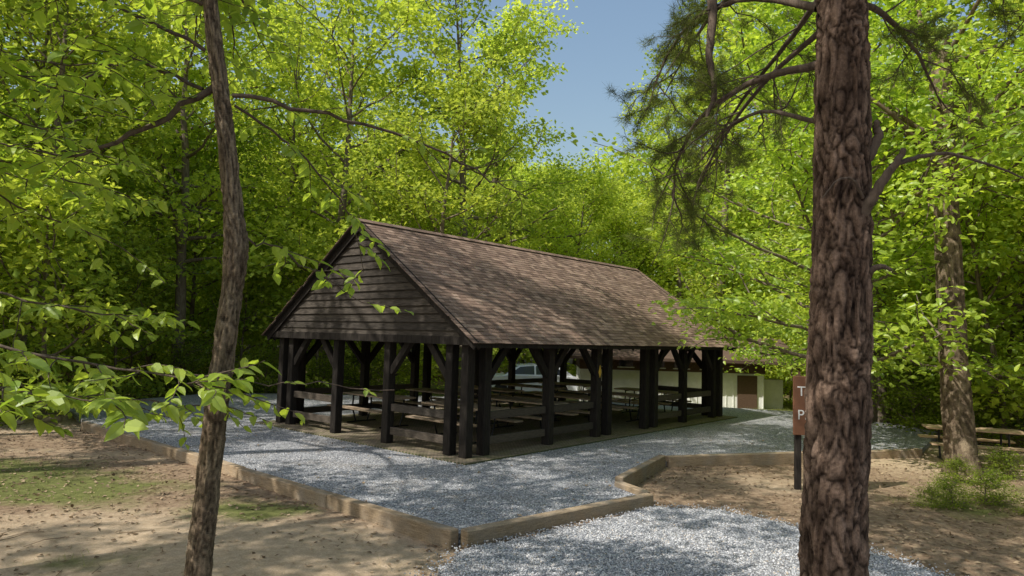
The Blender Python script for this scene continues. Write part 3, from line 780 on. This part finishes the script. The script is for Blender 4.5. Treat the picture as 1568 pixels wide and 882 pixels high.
for i in range(20):
    a=rng.uniform(0,6.28);z=rng.uniform(4.0,6.8);Lb=rng.uniform(1.0,2.2)
    if math.cos(a)>.2 and z<5.2: a+=math.pi
    spray(G,[(-2.12,4.5,z),(-2.12+math.cos(a)*Lb*.5,4.5+math.sin(a)*Lb*.5,z+.2),(-2.12+math.cos(a)*Lb,4.5+math.sin(a)*Lb,z+rng.uniform(-.2,.3))],.014,11,.55,7,L)
G.obj('sassafras_tree',[M['slimbark'],M['twig'],M['leafnear']],smooth=(0,1))
G=Geo()
tp=bpath((-4.3,4.0,-.3),(0,.02,1),6.3,10,.03,.04);G.tube(tp,np.linspace(.06,.015,11),10,1,.5)
spray(G,[(-4.3,4.0,2.2),(-3.4,3.9,2.35),(-2.7,3.9,2.22),(-1.9,4.0,2.1),(-1.75,4.05,2.05)],.016,24,.6,9,L)
spray(G,[(-4.3,4.0,2.0),(-3.3,3.7,2.15),(-2.6,3.6,2.05),(-2.0,3.6,2.0)],.013,22,.55,9,L)
spray(G,[(-4.3,4.0,2.4),(-3.4,4.4,2.6),(-2.8,4.5,2.5),(-2.3,4.6,2.45)],.013,14,.5,8,L)
spray(G,[(-4.3,4.1,1.7),(-3.6,4.6,1.85),(-2.9,5.0,1.9),(-2.2,5.2,1.8)],.012,18,.5,8,L*.9)
spray(G,[(-2.2,4.2,2.12),(-1.7,4.3,2.08),(-1.2,4.4,2.06),(-.75,4.5,2.03)],.005,4,.14,3,.07)
for i in range(22):
    a=rng.uniform(-1.0,1.8);z=rng.uniform(2.9,6.0);Lb=rng.uniform(1.0,2.1)
    spray(G,[(-4.3,4.0,z),(-4.3+math.cos(a)*Lb*.5,4.0+math.sin(a)*Lb*.5,z+.15),(-4.3+math.cos(a)*Lb,4.0+math.sin(a)*Lb,z+rng.uniform(-.2,.2))],.012,12,.5,8,L)
G.obj('beech_sapling',[M['slimbark'],M['twig'],M['leafnear']],smooth=(1,))
G=Geo()
bark_trunk(G,[(9.35,14.2,-.35),(9.3,14.2,.3),(9.2,14.2,2),(9.1,14.2,5),(9.0,14.2,9)],[.42,.30,.26,.24,.2],48,300,9,.03,.3)
C=[]
for i in range(14):
    a=i*2.4;z=rng.uniform(4.5,10);Lb=rng.uniform(2.2,4)
    B_=bpath((9.05,14.2,z),(math.cos(a),math.sin(a),rng.uniform(.1,.7)),Lb,7,.15,.03);G.tube(B_,np.linspace(.07,.012,8),6,0,.6)
    for j in range(6):
        q,d=at(B_,.3+.7*j/6);S=bpath(q,d/np.linalg.norm(d)+rng.normal(0,.6,3),1.1,4,.15);G.tube(S,np.linspace(.018,.005,5),4,0,.5)
        C+= [S[2],S[4]]
clumps(G,C,26,(.36,.36,.14),.15,'near',1)
G.obj('oak_tree',[M['slimbark'],M['leafnear']],smooth=(0,))

# ---------------------------------------------------------------- light, sky, camera
sd=Vector((-.55,-.36,.78)).normalized()
w=bpy.data.worlds.new('World');scene.world=w;w.use_nodes=True
nt=w.node_tree;bg=nt.nodes['Background'];sk=nt.nodes.new('ShaderNodeTexSky');sk.sky_type='NISHITA';sk.sun_disc=False
sk.sun_elevation=math.asin(sd.z);sk.sun_rotation=math.atan2(sd.x,sd.y);sk.air_density=1.7;sk.dust_density=3.0;sk.ozone_density=2.5
nt.links.new(sk.outputs[0],bg.inputs[0]);bg.inputs[1].default_value=.15
li=bpy.data.lights.new('sun','SUN');li.energy=5;li.angle=math.radians(.5);li.color=(1,.95,.86)
lo=bpy.data.objects.new('sun',li);COL.objects.link(lo);lo.rotation_euler=sd.to_track_quat('Z','Y').to_euler()
cam=bpy.data.cameras.new('camera');cam.lens=24;cam.sensor_width=36;cam.clip_end=1000
co=bpy.data.objects.new('camera',cam);COL.objects.link(co)
pitch=math.radians(4.1);roll=math.radians(1.6)
Rm=Matrix.Rotation(math.pi/2+pitch,4,'X')@Matrix.Rotation(roll,4,'Z')
co.matrix_world=Matrix.Translation((0,0,2.4))@Rm
scene.camera=co
scene.view_settings.view_transform='Standard';scene.view_settings.look='None';scene.view_settings.exposure=0
